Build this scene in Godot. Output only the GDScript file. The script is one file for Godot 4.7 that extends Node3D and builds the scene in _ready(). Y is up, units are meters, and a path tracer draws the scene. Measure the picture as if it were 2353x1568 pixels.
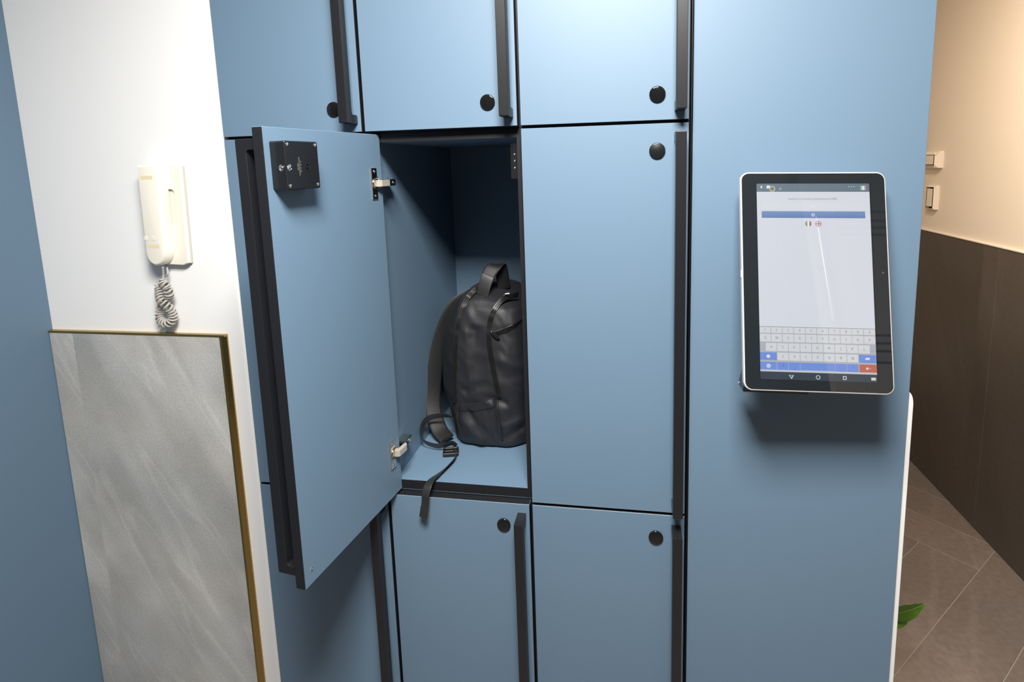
extends Node3D

const CAM_POS := Vector3(0.19562, -0.06597, 1.00005)
const FLOOR_Y := -1.55
const CEIL_Y := 0.76
const PITCH := 0.30          # width of one locker
const ROW := 0.73575         # height of one locker
const GV := 0.00573          # gap between doors, across
const GH := 0.0055           # gap between doors, up
const SHELF_Y := -0.7155     # floor of the open locker
const WALL_Z := -0.006        # face of the white wall
const RIGHT_X := 1.55        # face of the corridor wall

var M := {}
var used := {}


# ------------------------------------------------------------------ mesh helpers
class Soup:
	var v := PackedVector3Array()
	var xf := Transform3D()

	func tri(a: Vector3, b: Vector3, c: Vector3) -> void:      # counter-clockwise seen from outside
		v.append(xf * a)
		v.append(xf * b)
		v.append(xf * c)

	func quad(a: Vector3, b: Vector3, c: Vector3, d: Vector3) -> void:
		tri(a, b, c)
		tri(a, c, d)

	func out_quad(a: Vector3, b: Vector3, c: Vector3, d: Vector3, n: Vector3) -> void:
		if (b - a).cross(c - a).dot(n) < 0.0:
			quad(a, d, c, b)
		else:
			quad(a, b, c, d)

	func out_tri(a: Vector3, b: Vector3, c: Vector3, n: Vector3) -> void:
		if (b - a).cross(c - a).dot(n) < 0.0:
			tri(a, c, b)
		else:
			tri(a, b, c)

	# faces of a chamfered box; which: "z" the two z faces, "xy" the rest without chamfers, "ch" the chamfers, "" all
	func box(c: Vector3, s: Vector3, ch := 0.0, which := "") -> void:
		var h := s * 0.5
		var ax := [Vector3.RIGHT, Vector3.UP, Vector3.BACK]
		for k in 3:
			if which.begins_with("ch") or (which == "z" and k != 2) or (which == "xy" and k == 2) or (which == "z+" and k != 2) or (which == "notz+" and false):
				continue
			var u: Vector3 = ax[(k + 1) % 3]
			var w: Vector3 = ax[(k + 2) % 3]
			var n: Vector3 = ax[k]
			var hu: float = h[(k + 1) % 3] - ch
			var hw: float = h[(k + 2) % 3] - ch
			var hn: float = h[k]
			for sg in [1.0, -1.0]:
				if which == "z+" and sg < 0.0:
					continue
				if which == "notz+" and k == 2 and sg > 0.0:
					continue
				out_quad(c + n * hn * sg + u * hu + w * hw, c + n * hn * sg - u * hu + w * hw, c + n * hn * sg - u * hu - w * hw, c + n * hn * sg + u * hu - w * hw, n * sg)
		if ch <= 0.0 or which == "z" or which == "xy" or which == "z+":
			return
		for k in 3:
			if (which == "ch_level" and k == 1) or (which == "ch_upright" and k != 1):
				continue
			var n: Vector3 = ax[k]
			var u: Vector3 = ax[(k + 1) % 3]
			var w: Vector3 = ax[(k + 2) % 3]
			var hn: float = h[k] - ch
			var hu: float = h[(k + 1) % 3]
			var hw: float = h[(k + 2) % 3]
			for su in [1.0, -1.0]:
				for sw in [1.0, -1.0]:
					var p: Vector3 = c + u * su * hu + w * sw * (hw - ch)
					var q: Vector3 = c + u * su * (hu - ch) + w * sw * hw
					out_quad(p + n * hn, p - n * hn, q - n * hn, q + n * hn, u * su + w * sw)
		if which == "ch_upright":
			return
		for sx in [1.0, -1.0]:
			for sy in [1.0, -1.0]:
				for sz in [1.0, -1.0]:
					var g := Vector3(sx, sy, sz)
					out_tri(c + Vector3(h.x, h.y - ch, h.z - ch) * g, c + Vector3(h.x - ch, h.y, h.z - ch) * g, c + Vector3(h.x - ch, h.y - ch, h.z) * g, g)

	# outline in x, y (either sense) drawn out from z0 to z1, the front edge bevelled
	func prism(poly: PackedVector2Array, z0: float, z1: float, bevel := 0.0) -> void:
		if Geometry2D.is_polygon_clockwise(poly):
			poly = poly.duplicate()
			poly.reverse()
		var inner := poly
		if bevel > 0.0:
			inner = PackedVector2Array()
			var n := poly.size()
			for i in n:
				var a := (poly[i] - poly[(i + n - 1) % n]).normalized()
				var b := (poly[(i + 1) % n] - poly[i]).normalized()
				var na := Vector2(-a.y, a.x)
				var nb := Vector2(-b.y, b.x)
				var m := (na + nb)
				inner.append(poly[i] + m * (bevel / maxf(0.3, 1.0 + na.dot(nb))))
		var zf := z1 - bevel
		var cnt := poly.size()
		for i in cnt:
			var j := (i + 1) % cnt
			quad(Vector3(poly[i].x, poly[i].y, z0), Vector3(poly[j].x, poly[j].y, z0), Vector3(poly[j].x, poly[j].y, zf), Vector3(poly[i].x, poly[i].y, zf))
			if bevel > 0.0:
				quad(Vector3(poly[i].x, poly[i].y, zf), Vector3(poly[j].x, poly[j].y, zf), Vector3(inner[j].x, inner[j].y, z1), Vector3(inner[i].x, inner[i].y, z1))
		var t := Geometry2D.triangulate_polygon(inner)
		for i in range(0, t.size(), 3):
			out_tri(Vector3(inner[t[i]].x, inner[t[i]].y, z1), Vector3(inner[t[i + 1]].x, inner[t[i + 1]].y, z1), Vector3(inner[t[i + 2]].x, inner[t[i + 2]].y, z1), Vector3.BACK)
		t = Geometry2D.triangulate_polygon(poly)
		for i in range(0, t.size(), 3):
			out_tri(Vector3(poly[t[i]].x, poly[t[i]].y, z0), Vector3(poly[t[i + 1]].x, poly[t[i + 1]].y, z0), Vector3(poly[t[i + 2]].x, poly[t[i + 2]].y, z0), Vector3.FORWARD)

	# profile of (radius, z) turned about the z axis
	func lathe(prof: Array, seg := 40) -> void:
		for i in prof.size() - 1:
			for k in seg:
				var a := TAU * k / seg
				var b := TAU * (k + 1) / seg
				var p: Vector2 = prof[i]
				var q: Vector2 = prof[i + 1]
				var p0 := Vector3(p.x * cos(a), p.x * sin(a), p.y)
				var p1 := Vector3(p.x * cos(b), p.x * sin(b), p.y)
				var q0 := Vector3(q.x * cos(a), q.x * sin(a), q.y)
				var q1 := Vector3(q.x * cos(b), q.x * sin(b), q.y)
				quad(p0, p1, q1, q0)

	func tube(path: PackedVector3Array, r: float, seg := 8, closed := false) -> void:
		var n := path.size()
		var rings := []
		var side := Vector3.ZERO
		for i in n:
			var t := (path[mini(i + 1, n - 1)] - path[maxi(i - 1, 0)]).normalized()
			if side == Vector3.ZERO:
				side = t.cross(Vector3.UP if absf(t.y) < 0.9 else Vector3.RIGHT).normalized()
			side = (side - t * side.dot(t)).normalized()
			var up := t.cross(side)
			var ring := PackedVector3Array()
			for k in seg:
				var a := TAU * k / seg
				ring.append(path[i] + (side * cos(a) + up * sin(a)) * r)
			rings.append(ring)
		for i in n - 1:
			for k in seg:
				var j := (k + 1) % seg
				out_quad(rings[i][k], rings[i][j], rings[i + 1][j], rings[i + 1][k], rings[i][k] + rings[i + 1][j] - path[i] - path[i + 1])
		for e in [0, n - 1]:
			for k in seg:
				var dir: Vector3 = (path[0] - path[1]) if e == 0 else (path[n - 1] - path[n - 2])
				out_tri(path[e], rings[e][k], rings[e][(k + 1) % seg], dir)

	# flat band along a path; wide[i] is the direction across it
	func ribbon(path: PackedVector3Array, wide: PackedVector3Array, width: float, thick: float) -> void:
		var n := path.size()
		var rings := []
		for i in n:
			var t := (path[mini(i + 1, n - 1)] - path[maxi(i - 1, 0)]).normalized()
			var w := (wide[i] - t * wide[i].dot(t)).normalized()
			var u := t.cross(w)
			var hw := width * 0.5
			var ht := thick * 0.5
			var e := minf(hw * 0.35, ht * 1.2)
			rings.append([path[i] + w * hw, path[i] + w * (hw - e) + u * ht, path[i] - w * (hw - e) + u * ht, path[i] - w * hw, path[i] - w * (hw - e) - u * ht, path[i] + w * (hw - e) - u * ht])
		for i in n - 1:
			var mid: Vector3 = (path[i] + path[i + 1])
			for k in 6:
				var j := (k + 1) % 6
				var a: Vector3 = rings[i][k]
				var b: Vector3 = rings[i][j]
				var c: Vector3 = rings[i + 1][j]
				var d: Vector3 = rings[i + 1][k]
				out_quad(a, b, c, d, (a + b + c + d) * 0.5 - mid)
		for e in [0, n - 1]:
			var dir: Vector3 = (path[0] - path[1]) if e == 0 else (path[n - 1] - path[n - 2])
			for k in 6:
				out_tri(path[e], rings[e][k], rings[e][(k + 1) % 6], dir)

	# rows of points, each row as long as the others
	func grid(rows: Array, wrap := false) -> void:
		for i in rows.size() - 1:
			var m: int = rows[i].size()
			for k in (m if wrap else m - 1):
				var j := (k + 1) % m
				quad(rows[i][k], rows[i][j], rows[i + 1][j], rows[i + 1][k])

	func surface(mesh: ArrayMesh, mat: Material, angle := 40.0) -> void:
		var n := v.size() / 3
		var fn := PackedVector3Array()
		fn.resize(n)
		var at := {}
		for i in n:
			var c := (v[i * 3 + 1] - v[i * 3]).cross(v[i * 3 + 2] - v[i * 3])
			fn[i] = c
			if c.length_squared() < 1e-22:
				continue
			for k in 3:
				var key := Vector3i((v[i * 3 + k] * 20000.0).round())
				if at.has(key):
					at[key].append(i)
				else:
					at[key] = [i]
		var limit := cos(deg_to_rad(angle))
		var pos := PackedVector3Array()
		var nor := PackedVector3Array()
		for i in n:
			if fn[i].length_squared() < 1e-22:
				continue
			var me := fn[i].normalized()
			for k in [0, 2, 1]:
				var p := v[i * 3 + k]
				var s := Vector3.ZERO
				for f in at[Vector3i((p * 20000.0).round())]:
					if fn[f].normalized().dot(me) >= limit:
						s += fn[f]
				pos.append(p)
				nor.append(s.normalized())
		if pos.is_empty():
			return
		var arr := []
		arr.resize(Mesh.ARRAY_MAX)
		arr[Mesh.ARRAY_VERTEX] = pos
		arr[Mesh.ARRAY_NORMAL] = nor
		mesh.add_surface_from_arrays(Mesh.PRIMITIVE_TRIANGLES, arr)
		mesh.surface_set_material(mesh.get_surface_count() - 1, mat)

	func mesh(mat: Material, angle := 40.0) -> ArrayMesh:
		var m := ArrayMesh.new()
		surface(m, mat, angle)
		return m


func rounded(x0: float, y0: float, x1: float, y1: float, r: float, seg := 8) -> PackedVector2Array:
	var p := PackedVector2Array()
	for c in [[x1 - r, y1 - r, 0.0], [x0 + r, y1 - r, 0.5], [x0 + r, y0 + r, 1.0], [x1 - r, y0 + r, 1.5]]:
		for k in seg + 1:
			var a: float = PI * (c[2] + 0.5 * k / seg)
			p.append(Vector2(c[0] + r * cos(a), c[1] + r * sin(a)))
	return p


func smooth_path(pts: Array, per := 8) -> PackedVector3Array:
	var p := PackedVector3Array()
	var n := pts.size()
	for i in n - 1:
		for k in per:
			p.append(pts[i].cubic_interpolate(pts[i + 1], pts[maxi(i - 1, 0)], pts[mini(i + 2, n - 1)], float(k) / per))
	p.append(pts[n - 1])
	return p


# ------------------------------------------------------------------ scene helpers
func numbered(called: String) -> String:
	if not used.has(called):
		used[called] = 0
		return called
	used[called] += 1
	return "%s_%03d" % [called, used[called]]


func tag(o: Node, label := "", category := "", group := "", kind := "") -> Node:
	if label: o.set_meta("label", label)
	if category: o.set_meta("category", category)
	if group: o.set_meta("group", group)
	if kind: o.set_meta("kind", kind)
	return o


func obj(called: String, m: Mesh, parent: Node = null, at := Vector3.ZERO) -> MeshInstance3D:
	var o := MeshInstance3D.new()
	o.mesh = m
	o.position = at
	if parent:
		o.name = called
		parent.add_child(o, true)
	else:
		o.name = numbered(called)
		add_child(o, true)
	return o


func thing(called: String, label: String, category: String, at := Vector3.ZERO, group := "") -> Node3D:
	var o := Node3D.new()
	o.name = numbered(called)
	o.position = at
	add_child(o, true)
	tag(o, label, category, group)
	return o


func struct(called: String, m: Mesh, label: String, category: String, at := Vector3.ZERO) -> MeshInstance3D:
	var o := obj(called, m, null, at)
	tag(o, label, category, "", "structure")
	return o


func simple_box(c: Vector3, s: Vector3, mat: Material, ch := 0.0) -> ArrayMesh:
	var q := Soup.new()
	q.box(c, s, ch)
	return q.mesh(mat)


func span(a: Vector3, b: Vector3, mat: Material, ch := 0.0) -> ArrayMesh:
	return simple_box((a + b) * 0.5, (b - a).abs(), mat, ch)


func mat(c: Color, rough := 0.5, metal := 0.0, spec := 0.5) -> StandardMaterial3D:
	var m := StandardMaterial3D.new()
	m.albedo_color = c.linear_to_srgb()
	m.roughness = rough
	m.metallic = metal
	m.metallic_specular = spec
	return m


func grain(m: StandardMaterial3D, tex: Texture2D, scale: float, strength: float) -> void:
	m.normal_enabled = true
	m.normal_texture = tex
	m.normal_scale = strength
	m.uv1_triplanar = true
	m.uv1_scale = Vector3.ONE * scale


func noise_map(freq: float, sd: int, size := 256) -> NoiseTexture2D:
	var n := FastNoiseLite.new()
	n.seed = sd
	n.noise_type = FastNoiseLite.TYPE_SIMPLEX_SMOOTH
	n.frequency = freq
	n.fractal_octaves = 3
	var t := NoiseTexture2D.new()
	t.width = size
	t.height = size
	t.seamless = true
	t.as_normal_map = true
	t.bump_strength = 2.0
	t.noise = n
	return t


# stone with clouds, fine speckle and slanting veins; the mean is about 0.5 so that the tint decides
func stone_image(sd: int, slant: float, vein: float, w := 512, h := 768, base := 0.60) -> ImageTexture:
	var cloud := FastNoiseLite.new()
	cloud.seed = sd
	cloud.frequency = 0.006
	cloud.fractal_octaves = 4
	var streak := FastNoiseLite.new()
	streak.seed = sd + 1
	streak.frequency = 0.012
	streak.fractal_octaves = 3
	streak.domain_warp_enabled = true
	streak.domain_warp_amplitude = 26.0
	streak.domain_warp_frequency = 0.006
	var fine := FastNoiseLite.new()
	fine.seed = sd + 2
	fine.frequency = 0.25
	fine.fractal_octaves = 3
	var im := Image.create(w, h, false, Image.FORMAT_RGB8)
	var ca := cos(slant)
	var sa := sin(slant)
	for y in h:
		for x in w:
			var u := x * ca + y * sa
			var q := -x * sa + y * ca
			var s := streak.get_noise_2d(u * 0.13, q)
			var line := pow(maxf(0.0, 1.0 - absf(s - 0.12) * 9.0), 2.0)
			var broad := smoothstep(0.05, 0.55, streak.get_noise_2d(u * 0.1 + 700.0, q * 0.6))
			var k := base + 0.07 * cloud.get_noise_2d(x, y) + vein * (0.05 * line + 0.07 * broad) + 0.05 * fine.get_noise_2d(x, y)
			var warm := 0.012 * cloud.get_noise_2d(x + 900.0, y)
			im.set_pixel(x, y, Color(k + warm, k, k - warm))
	return ImageTexture.create_from_image(im)


func stone(tex: Texture2D, tint: Color, rough: float, scale: Vector3, offset := Vector3.ZERO) -> StandardMaterial3D:
	var m := mat(tint, rough)
	m.albedo_texture = tex
	m.uv1_triplanar = true
	m.uv1_world_triplanar = true
	m.uv1_triplanar_sharpness = 8.0
	m.uv1_scale = scale
	m.uv1_offset = offset
	return m


func lettering(lines: Array, mat_: Material, depth := 0.0002) -> ArrayMesh:
	# lines: [text, x, y, height of a capital, centred]
	var font := SystemFont.new()
	font.font_names = PackedStringArray(["Droid Sans"])
	var st := SurfaceTool.new()
	st.begin(Mesh.PRIMITIVE_TRIANGLES)
	for l in lines:
		var t := TextMesh.new()
		t.font = font
		t.font_size = 32
		t.text = l[0]
		t.depth = depth
		t.pixel_size = l[3] / 23.0
		t.curve_step = 1.0
		t.horizontal_alignment = HORIZONTAL_ALIGNMENT_CENTER
		t.vertical_alignment = VERTICAL_ALIGNMENT_CENTER
		st.append_from(t, 0, Transform3D(Basis(), Vector3(l[1], l[2], depth * 0.5)))
	var m := st.commit()
	m.surface_set_material(0, mat_)
	return m


# ------------------------------------------------------------------
func _ready() -> void:
	setup_view()
	make_materials()
	build_room()
	build_lockers()
	build_tall_cabinet()
	build_tablet()
	build_intercom()
	build_backpack()
	build_corridor_things()


func setup_view() -> void:
	var cam := Camera3D.new()
	cam.name = "camera"
	cam.transform = Transform3D(Basis(Vector3.UP, 0.16917) * Basis(Vector3.RIGHT, -0.14146) * Basis(Vector3.BACK, -0.02762), CAM_POS)
	cam.projection = Camera3D.PROJECTION_FRUSTUM
	cam.near = 0.05
	cam.far = 50.0
	cam.size = 2.0 * 0.05 * 784.0 / 1273.35
	cam.frustum_offset = Vector2(-54.749, -226.4) / 1273.35 * 0.05
	add_child(cam)
	cam.current = true

	var env := Environment.new()
	env.background_mode = Environment.BG_COLOR
	env.background_color = Color(0.02, 0.02, 0.022)
	env.tonemap_mode = Environment.TONE_MAPPER_LINEAR
	env.tonemap_exposure = 1.0
	env.sdfgi_enabled = true
	env.ssao_enabled = true
	env.ssil_enabled = true
	var we := WorldEnvironment.new()
	we.name = "environment"
	we.environment = env
	add_child(we)

	# the ceiling panel over the lockers
	area_light("ceiling_panel_light", Vector3(0.15, CEIL_Y - 0.045, 0.90), Vector2(0.44, 0.44), Color(1.0, 0.985, 0.96), 6.7)
	# the warm downlight of the corridor
	area_light("corridor_downlight_light", Vector3(0.95, CEIL_Y - 0.035, -0.62), Vector2(0.16, 0.16), Color(1.0, 0.91, 0.83), 2.2)


func area_light(called: String, at: Vector3, size: Vector2, c: Color, energy: float) -> void:
	var l := AreaLight3D.new()
	l.name = called
	l.position = at
	l.rotation.x = -PI / 2
	l.area_size = size
	l.light_color = c
	l.light_energy = energy
	l.area_range = 8.0
	l.shadow_enabled = true
	add_child(l)


func make_materials() -> void:
	var peel := noise_map(0.12, 5)
	var fleck := noise_map(0.3, 8)
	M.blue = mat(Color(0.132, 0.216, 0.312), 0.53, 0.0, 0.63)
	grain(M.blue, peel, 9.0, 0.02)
	M.blue_shaded = mat(Color(0.108, 0.178, 0.258), 0.53)  # same locker blue, darkened: the weaker light at the left put into colour
	grain(M.blue_shaded, peel, 9.0, 0.02)
	M.black = mat(Color(0.0105, 0.0112, 0.0140), 0.45)
	M.handle = mat(Color(0.0115, 0.0118, 0.0140), 0.36)
	M.gloss = mat(Color(0.008, 0.008, 0.009), 0.05)
	M.satin = mat(Color(0.010, 0.0105, 0.012), 0.30)
	M.nickel = mat(Color(0.72, 0.66, 0.58), 0.16, 1.0)
	M.nickel_satin = mat(Color(0.66, 0.61, 0.54), 0.34, 0.45)
	M.steel = mat(Color(0.80, 0.80, 0.80), 0.16, 1.0)
	M.white = mat(Color(0.90, 0.90, 0.90), 0.65)
	M.cream = mat(Color(0.80, 0.74, 0.64), 0.7)
	M.ceiling = mat(Color(0.85, 0.85, 0.84), 0.8)
	M.brass = mat(Color(0.42, 0.29, 0.10), 0.32, 1.0)
	M.slate = mat(Color(0.06, 0.065, 0.07), 0.7)
	M.grout = mat(Color(0.30, 0.27, 0.24), 0.9)
	M.plastic = mat(Color(0.84, 0.80, 0.71), 0.35)
	M.plastic_grey = mat(Color(0.52, 0.50, 0.45), 0.45)
	M.stain = mat(Color(0.80, 0.70, 0.47), 0.4)
	M.cord = mat(Color(0.42, 0.40, 0.37), 0.38)
	M.silver = mat(Color(0.72, 0.71, 0.70), 0.32, 0.35)
	M.bezel = mat(Color(0.016, 0.020, 0.024), 0.9, 0.0, 0.0)  # lifted bluish: reflected glare and glass haze put into the ink's colour
	M.cloth = mat(Color(0.0125, 0.013, 0.0165), 0.55)
	M.cloth.rim_enabled = true
	M.cloth.rim = 0.16
	grain(M.cloth, fleck, 26.0, 0.35)
	M.webbing = mat(Color(0.019, 0.019, 0.019), 0.42)
	M.webbing.rim_enabled = true
	M.webbing.rim = 0.2
	grain(M.webbing, fleck, 30.0, 0.4)
	M.strap_pad = mat(Color(0.0075, 0.0075, 0.008), 0.6)
	grain(M.strap_pad, fleck, 30.0, 0.5)
	M.zip = mat(Color(0.008, 0.008, 0.008), 0.40)
	M.wrap_and_shaded_cloth = mat(Color(0.006, 0.006, 0.0068), 0.6)  # own dark of the grip wrap; on the back panel, shade as colour
	M.leaf = mat(Color(0.07, 0.16, 0.012), 0.38)
	M.leaf.backlight_enabled = true
	M.leaf.backlight = Color(0.25, 0.4, 0.05)
	M.leaf_rib = mat(Color(0.20, 0.30, 0.06), 0.4)
	M.pot = mat(Color(0.5, 0.48, 0.45), 0.6)
	M.brown = mat(Color(0.42, 0.355, 0.31), 0.45)
	M.print_grey = mat(Color(0.20, 0.19, 0.17), 0.6)
	M.lamp = mat(Color(0.9, 0.9, 0.9), 0.4)
	M.lamp.emission_enabled = true
	M.lamp.emission = Color(1, 0.99, 0.97)
	M.lamp.emission_energy_multiplier = 3.0
	M.lamp_warm = mat(Color(0.9, 0.9, 0.9), 0.4)
	M.lamp_warm.emission_enabled = true
	M.lamp_warm.emission = Color(1, 0.85, 0.65)
	M.lamp_warm.emission_energy_multiplier = 3.0
	var s1 := stone_image(11, deg_to_rad(62), 1.0, 512, 768, 0.69)
	var s2 := stone_image(31, deg_to_rad(115), 0.7, 512, 512)
	M.tile_light = stone(s1, Color(0.98, 0.97, 0.94), 0.45, Vector3(1.2, 0.8, 1.2), Vector3(0.22, 0.28, 0.0))
	M.tile_dark = stone(s2, Color(0.20, 0.175, 0.155), 0.4, Vector3(0.33, 0.33, 0.33), Vector3(0.1, 0.55, 0.45))
	M.floor_tile = []
	for k in 4:
		M.floor_tile.append(stone(s2, Color(0.58, 0.49, 0.425) * (0.94 + 0.04 * k), 0.45, Vector3(0.30, 0.30, 0.30), Vector3(0.05 + 0.02 * k, 0.0, 0.72 + 0.03 * k)))


# ------------------------------------------------------------------ room
func build_room() -> void:
	struct("ceiling", span(Vector3(-1.65, CEIL_Y, -2.8), Vector3(2.35, CEIL_Y + 0.1, 4.6), M.ceiling), "white ceiling over the lockers and corridor", "ceiling")
	build_floor()
	# right wall: warm cream plaster over dark stone tiles
	var wr := struct("wall_right", span(Vector3(RIGHT_X, FLOOR_Y - 0.05, -2.8), Vector3(RIGHT_X + 0.15, CEIL_Y, 0.25), M.cream), "cream plaster corridor wall above dark stone tiles", "wall")
	var z := 0.5244
	while z > -2.7:
		var z1 := maxf(z - 0.5985, -2.7)
		obj("stone_tile", span(Vector3(RIGHT_X - 0.008, FLOOR_Y, z1), Vector3(RIGHT_X + 0.002, -0.423, minf(z, 0.25)), M.tile_dark, 0.0008), wr)
		z -= 0.6
		obj("grout_joint", span(Vector3(RIGHT_X - 0.0068, FLOOR_Y, z), Vector3(RIGHT_X + 0.001, -0.4235, z + 0.0016), M.grout), wr)
	struct("trim_1", span(Vector3(RIGHT_X - 0.011, -0.4215, -2.7), Vector3(RIGHT_X + 0.001, -0.4135, 0.25), M.cream, 0.002), "thin cream capping strip along the top of the dark tiles", "trim")
	struct("wall_jog", span(Vector3(RIGHT_X, FLOOR_Y - 0.05, 0.25), Vector3(2.15, CEIL_Y, 0.40), M.cream), "cream wall where the room widens to the right", "wall")
	struct("wall_front_right", span(Vector3(2.15, FLOOR_Y - 0.05, 0.25), Vector3(2.35, CEIL_Y, 4.6), M.slate), "dark slate wall on the far right", "wall")
	# brown boarded cabinet behind the camera: seen mirrored in the tablet
	var bc := thing("boarded_cabinet", "brown cabinet of horizontal boards behind the camera", "cabinet", Vector3(1.62, FLOOR_Y, 1.62))
	obj("carcass", span(Vector3(-0.383, 0.0, 0.02), Vector3(0.38, 2.29, 0.30), M.black), bc)
	obj("side_panel", span(Vector3(-0.385, 0.0, -0.02), Vector3(-0.255, 2.29, 0.019), M.brown, 0.001), bc)
	var ys := [FLOOR_Y, -0.168, -0.121, -0.088, -0.054, 0.402, 0.437, 0.471, 0.514, 0.74]
	for i in ys.size() - 1:
		obj("board", span(Vector3(-0.253, ys[i] + 0.005 - FLOOR_Y, -0.02), Vector3(0.38, ys[i + 1] - 0.005 - FLOOR_Y, 0.019), M.brown, 0.001), bc)
	obj("pull_bar", span(Vector3(-0.362, 1.55, -0.050), Vector3(-0.350, 2.03, -0.035), M.silver, 0.002), bc)
	for yy in [1.60, 1.98]:
		obj("pull_post", span(Vector3(-0.360, yy - 0.006, -0.036), Vector3(-0.352, yy + 0.006, -0.018), M.steel), bc)
	struct("wall_front", span(Vector3(-1.65, FLOOR_Y - 0.05, 4.4), Vector3(2.35, CEIL_Y, 4.6), M.blue), "blue wall behind the camera", "wall")
	struct("wall_corridor_end", span(Vector3(0.4, FLOOR_Y - 0.05, -2.8), Vector3(1.75, CEIL_Y, -2.65), M.cream), "cream wall closing the corridor", "wall")
	struct("wall_back", span(Vector3(-1.65, FLOOR_Y - 0.05, -2.8), Vector3(0.668, CEIL_Y, -0.53), M.cream), "wall behind the locker bank along the corridor", "wall")
	struct("wall_upper", span(Vector3(-0.60, 0.7365, -0.53), Vector3(0.298, CEIL_Y, -0.012), M.white), "white wall strip above the lockers", "wall")
	# white wall with the intercom, flush with the locker doors
	var q := Soup.new()
	var poly := PackedVector2Array([Vector2(-1.42, -0.53), Vector2(-0.6005, -0.53)])
	for k in 9:
		var a := 0.5 * PI * k / 8
		poly.append(Vector2(-0.6105 + 0.010 * cos(a), WALL_Z - 0.010 + 0.010 * sin(a)))
	poly.append(Vector2(-1.42, WALL_Z))
	q.xf = Transform3D(Basis(Vector3.RIGHT, Vector3.BACK, Vector3.DOWN), Vector3(0, CEIL_Y, 0))   # outline in x, z; drawn out downwards
	q.prism(poly, 0.0, CEIL_Y - FLOOR_Y + 0.05)
	var wl := struct("wall_left", q.mesh(M.white, 30.0), "white plastered wall with the cream intercom", "wall")
	obj("stone_tile", span(Vector3(-1.0775, FLOOR_Y, WALL_Z - 0.002), Vector3(-0.6525, -0.4088, WALL_Z + 0.0105), M.tile_light, 0.0006), wl)
	struct("trim_3", span(Vector3(-1.0785, -0.4085, WALL_Z - 0.002), Vector3(-0.6405, -0.4035, WALL_Z + 0.0115), M.brass, 0.0008), "horizontal brass strip capping the grey stone tile", "trim")
	var g := Soup.new()
	var prof := PackedVector2Array([Vector2(-0.6522, WALL_Z - 0.002), Vector2(-0.6405, WALL_Z - 0.002), Vector2(-0.6410, WALL_Z + 0.003), Vector2(-0.6465, WALL_Z + 0.0105), Vector2(-0.6480, WALL_Z + 0.0115), Vector2(-0.6522, WALL_Z + 0.0115)])
	g.xf = Transform3D(Basis(Vector3.RIGHT, Vector3.BACK, Vector3.DOWN), Vector3(0, -0.4087, 0))
	g.prism(prof, 0.0, -0.4087 - FLOOR_Y)
	struct("trim_4", g.mesh(M.brass, 20.0), "upright brass strip edging the grey stone tile", "trim")
	struct("wall_side", span(Vector3(-1.65, FLOOR_Y - 0.05, -0.53), Vector3(-1.42, CEIL_Y, 4.6), M.slate), "dark slate wall at the far left", "wall")
	# blue cabinet whose side closes the niche on the left
	var cb := thing("side_cabinet", "tall blue cabinet side at the left edge, beside the white wall", "cabinet", Vector3(-1.223, FLOOR_Y, 0.388))
	obj("side_panel", span(Vector3(0.126, 0.0, -0.394), Vector3(0.144, 2.30, 0.40), M.blue_shaded, 0.0008), cb)
	obj("carcass", span(Vector3(-0.145, 0.06, -0.394), Vector3(0.1255, 2.29, 0.39), M.blue), cb)
	obj("plinth", span(Vector3(-0.14, 0.0, -0.39), Vector3(0.12, 0.059, 0.36), M.black), cb)
	# lamps
	var cp := thing("ceiling_lamp", "square white ceiling lamp panel above the lockers", "lamp", Vector3(0.15, CEIL_Y, 0.90))
	var fr := Soup.new()
	for s in [-1.0, 1.0]:
		fr.box(Vector3(s * 0.232, -0.02, 0), Vector3(0.02, 0.04, 0.484), 0.002)
		fr.box(Vector3(0, -0.02, s * 0.232), Vector3(0.444, 0.04, 0.02), 0.002)
	obj("frame", fr.mesh(M.white), cp)
	obj("lamp_panel", simple_box(Vector3(0, -0.017, 0), Vector3(0.444, 0.034, 0.444), M.lamp), cp)
	var cd := thing("corridor_downlight", "small square warm downlight in the corridor ceiling", "lamp", Vector3(0.95, CEIL_Y, -0.62))
	obj("lamp_panel", simple_box(Vector3(0, -0.013, 0), Vector3(0.17, 0.026, 0.17), M.lamp_warm), cd)
	var f2 := Soup.new()
	for s in [-1.0, 1.0]:
		f2.box(Vector3(s * 0.091, -0.014, 0), Vector3(0.011, 0.028, 0.193), 0.001)
		f2.box(Vector3(0, -0.014, s * 0.091), Vector3(0.171, 0.028, 0.011), 0.001)
	obj("frame", f2.mesh(M.white), cd)


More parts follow.
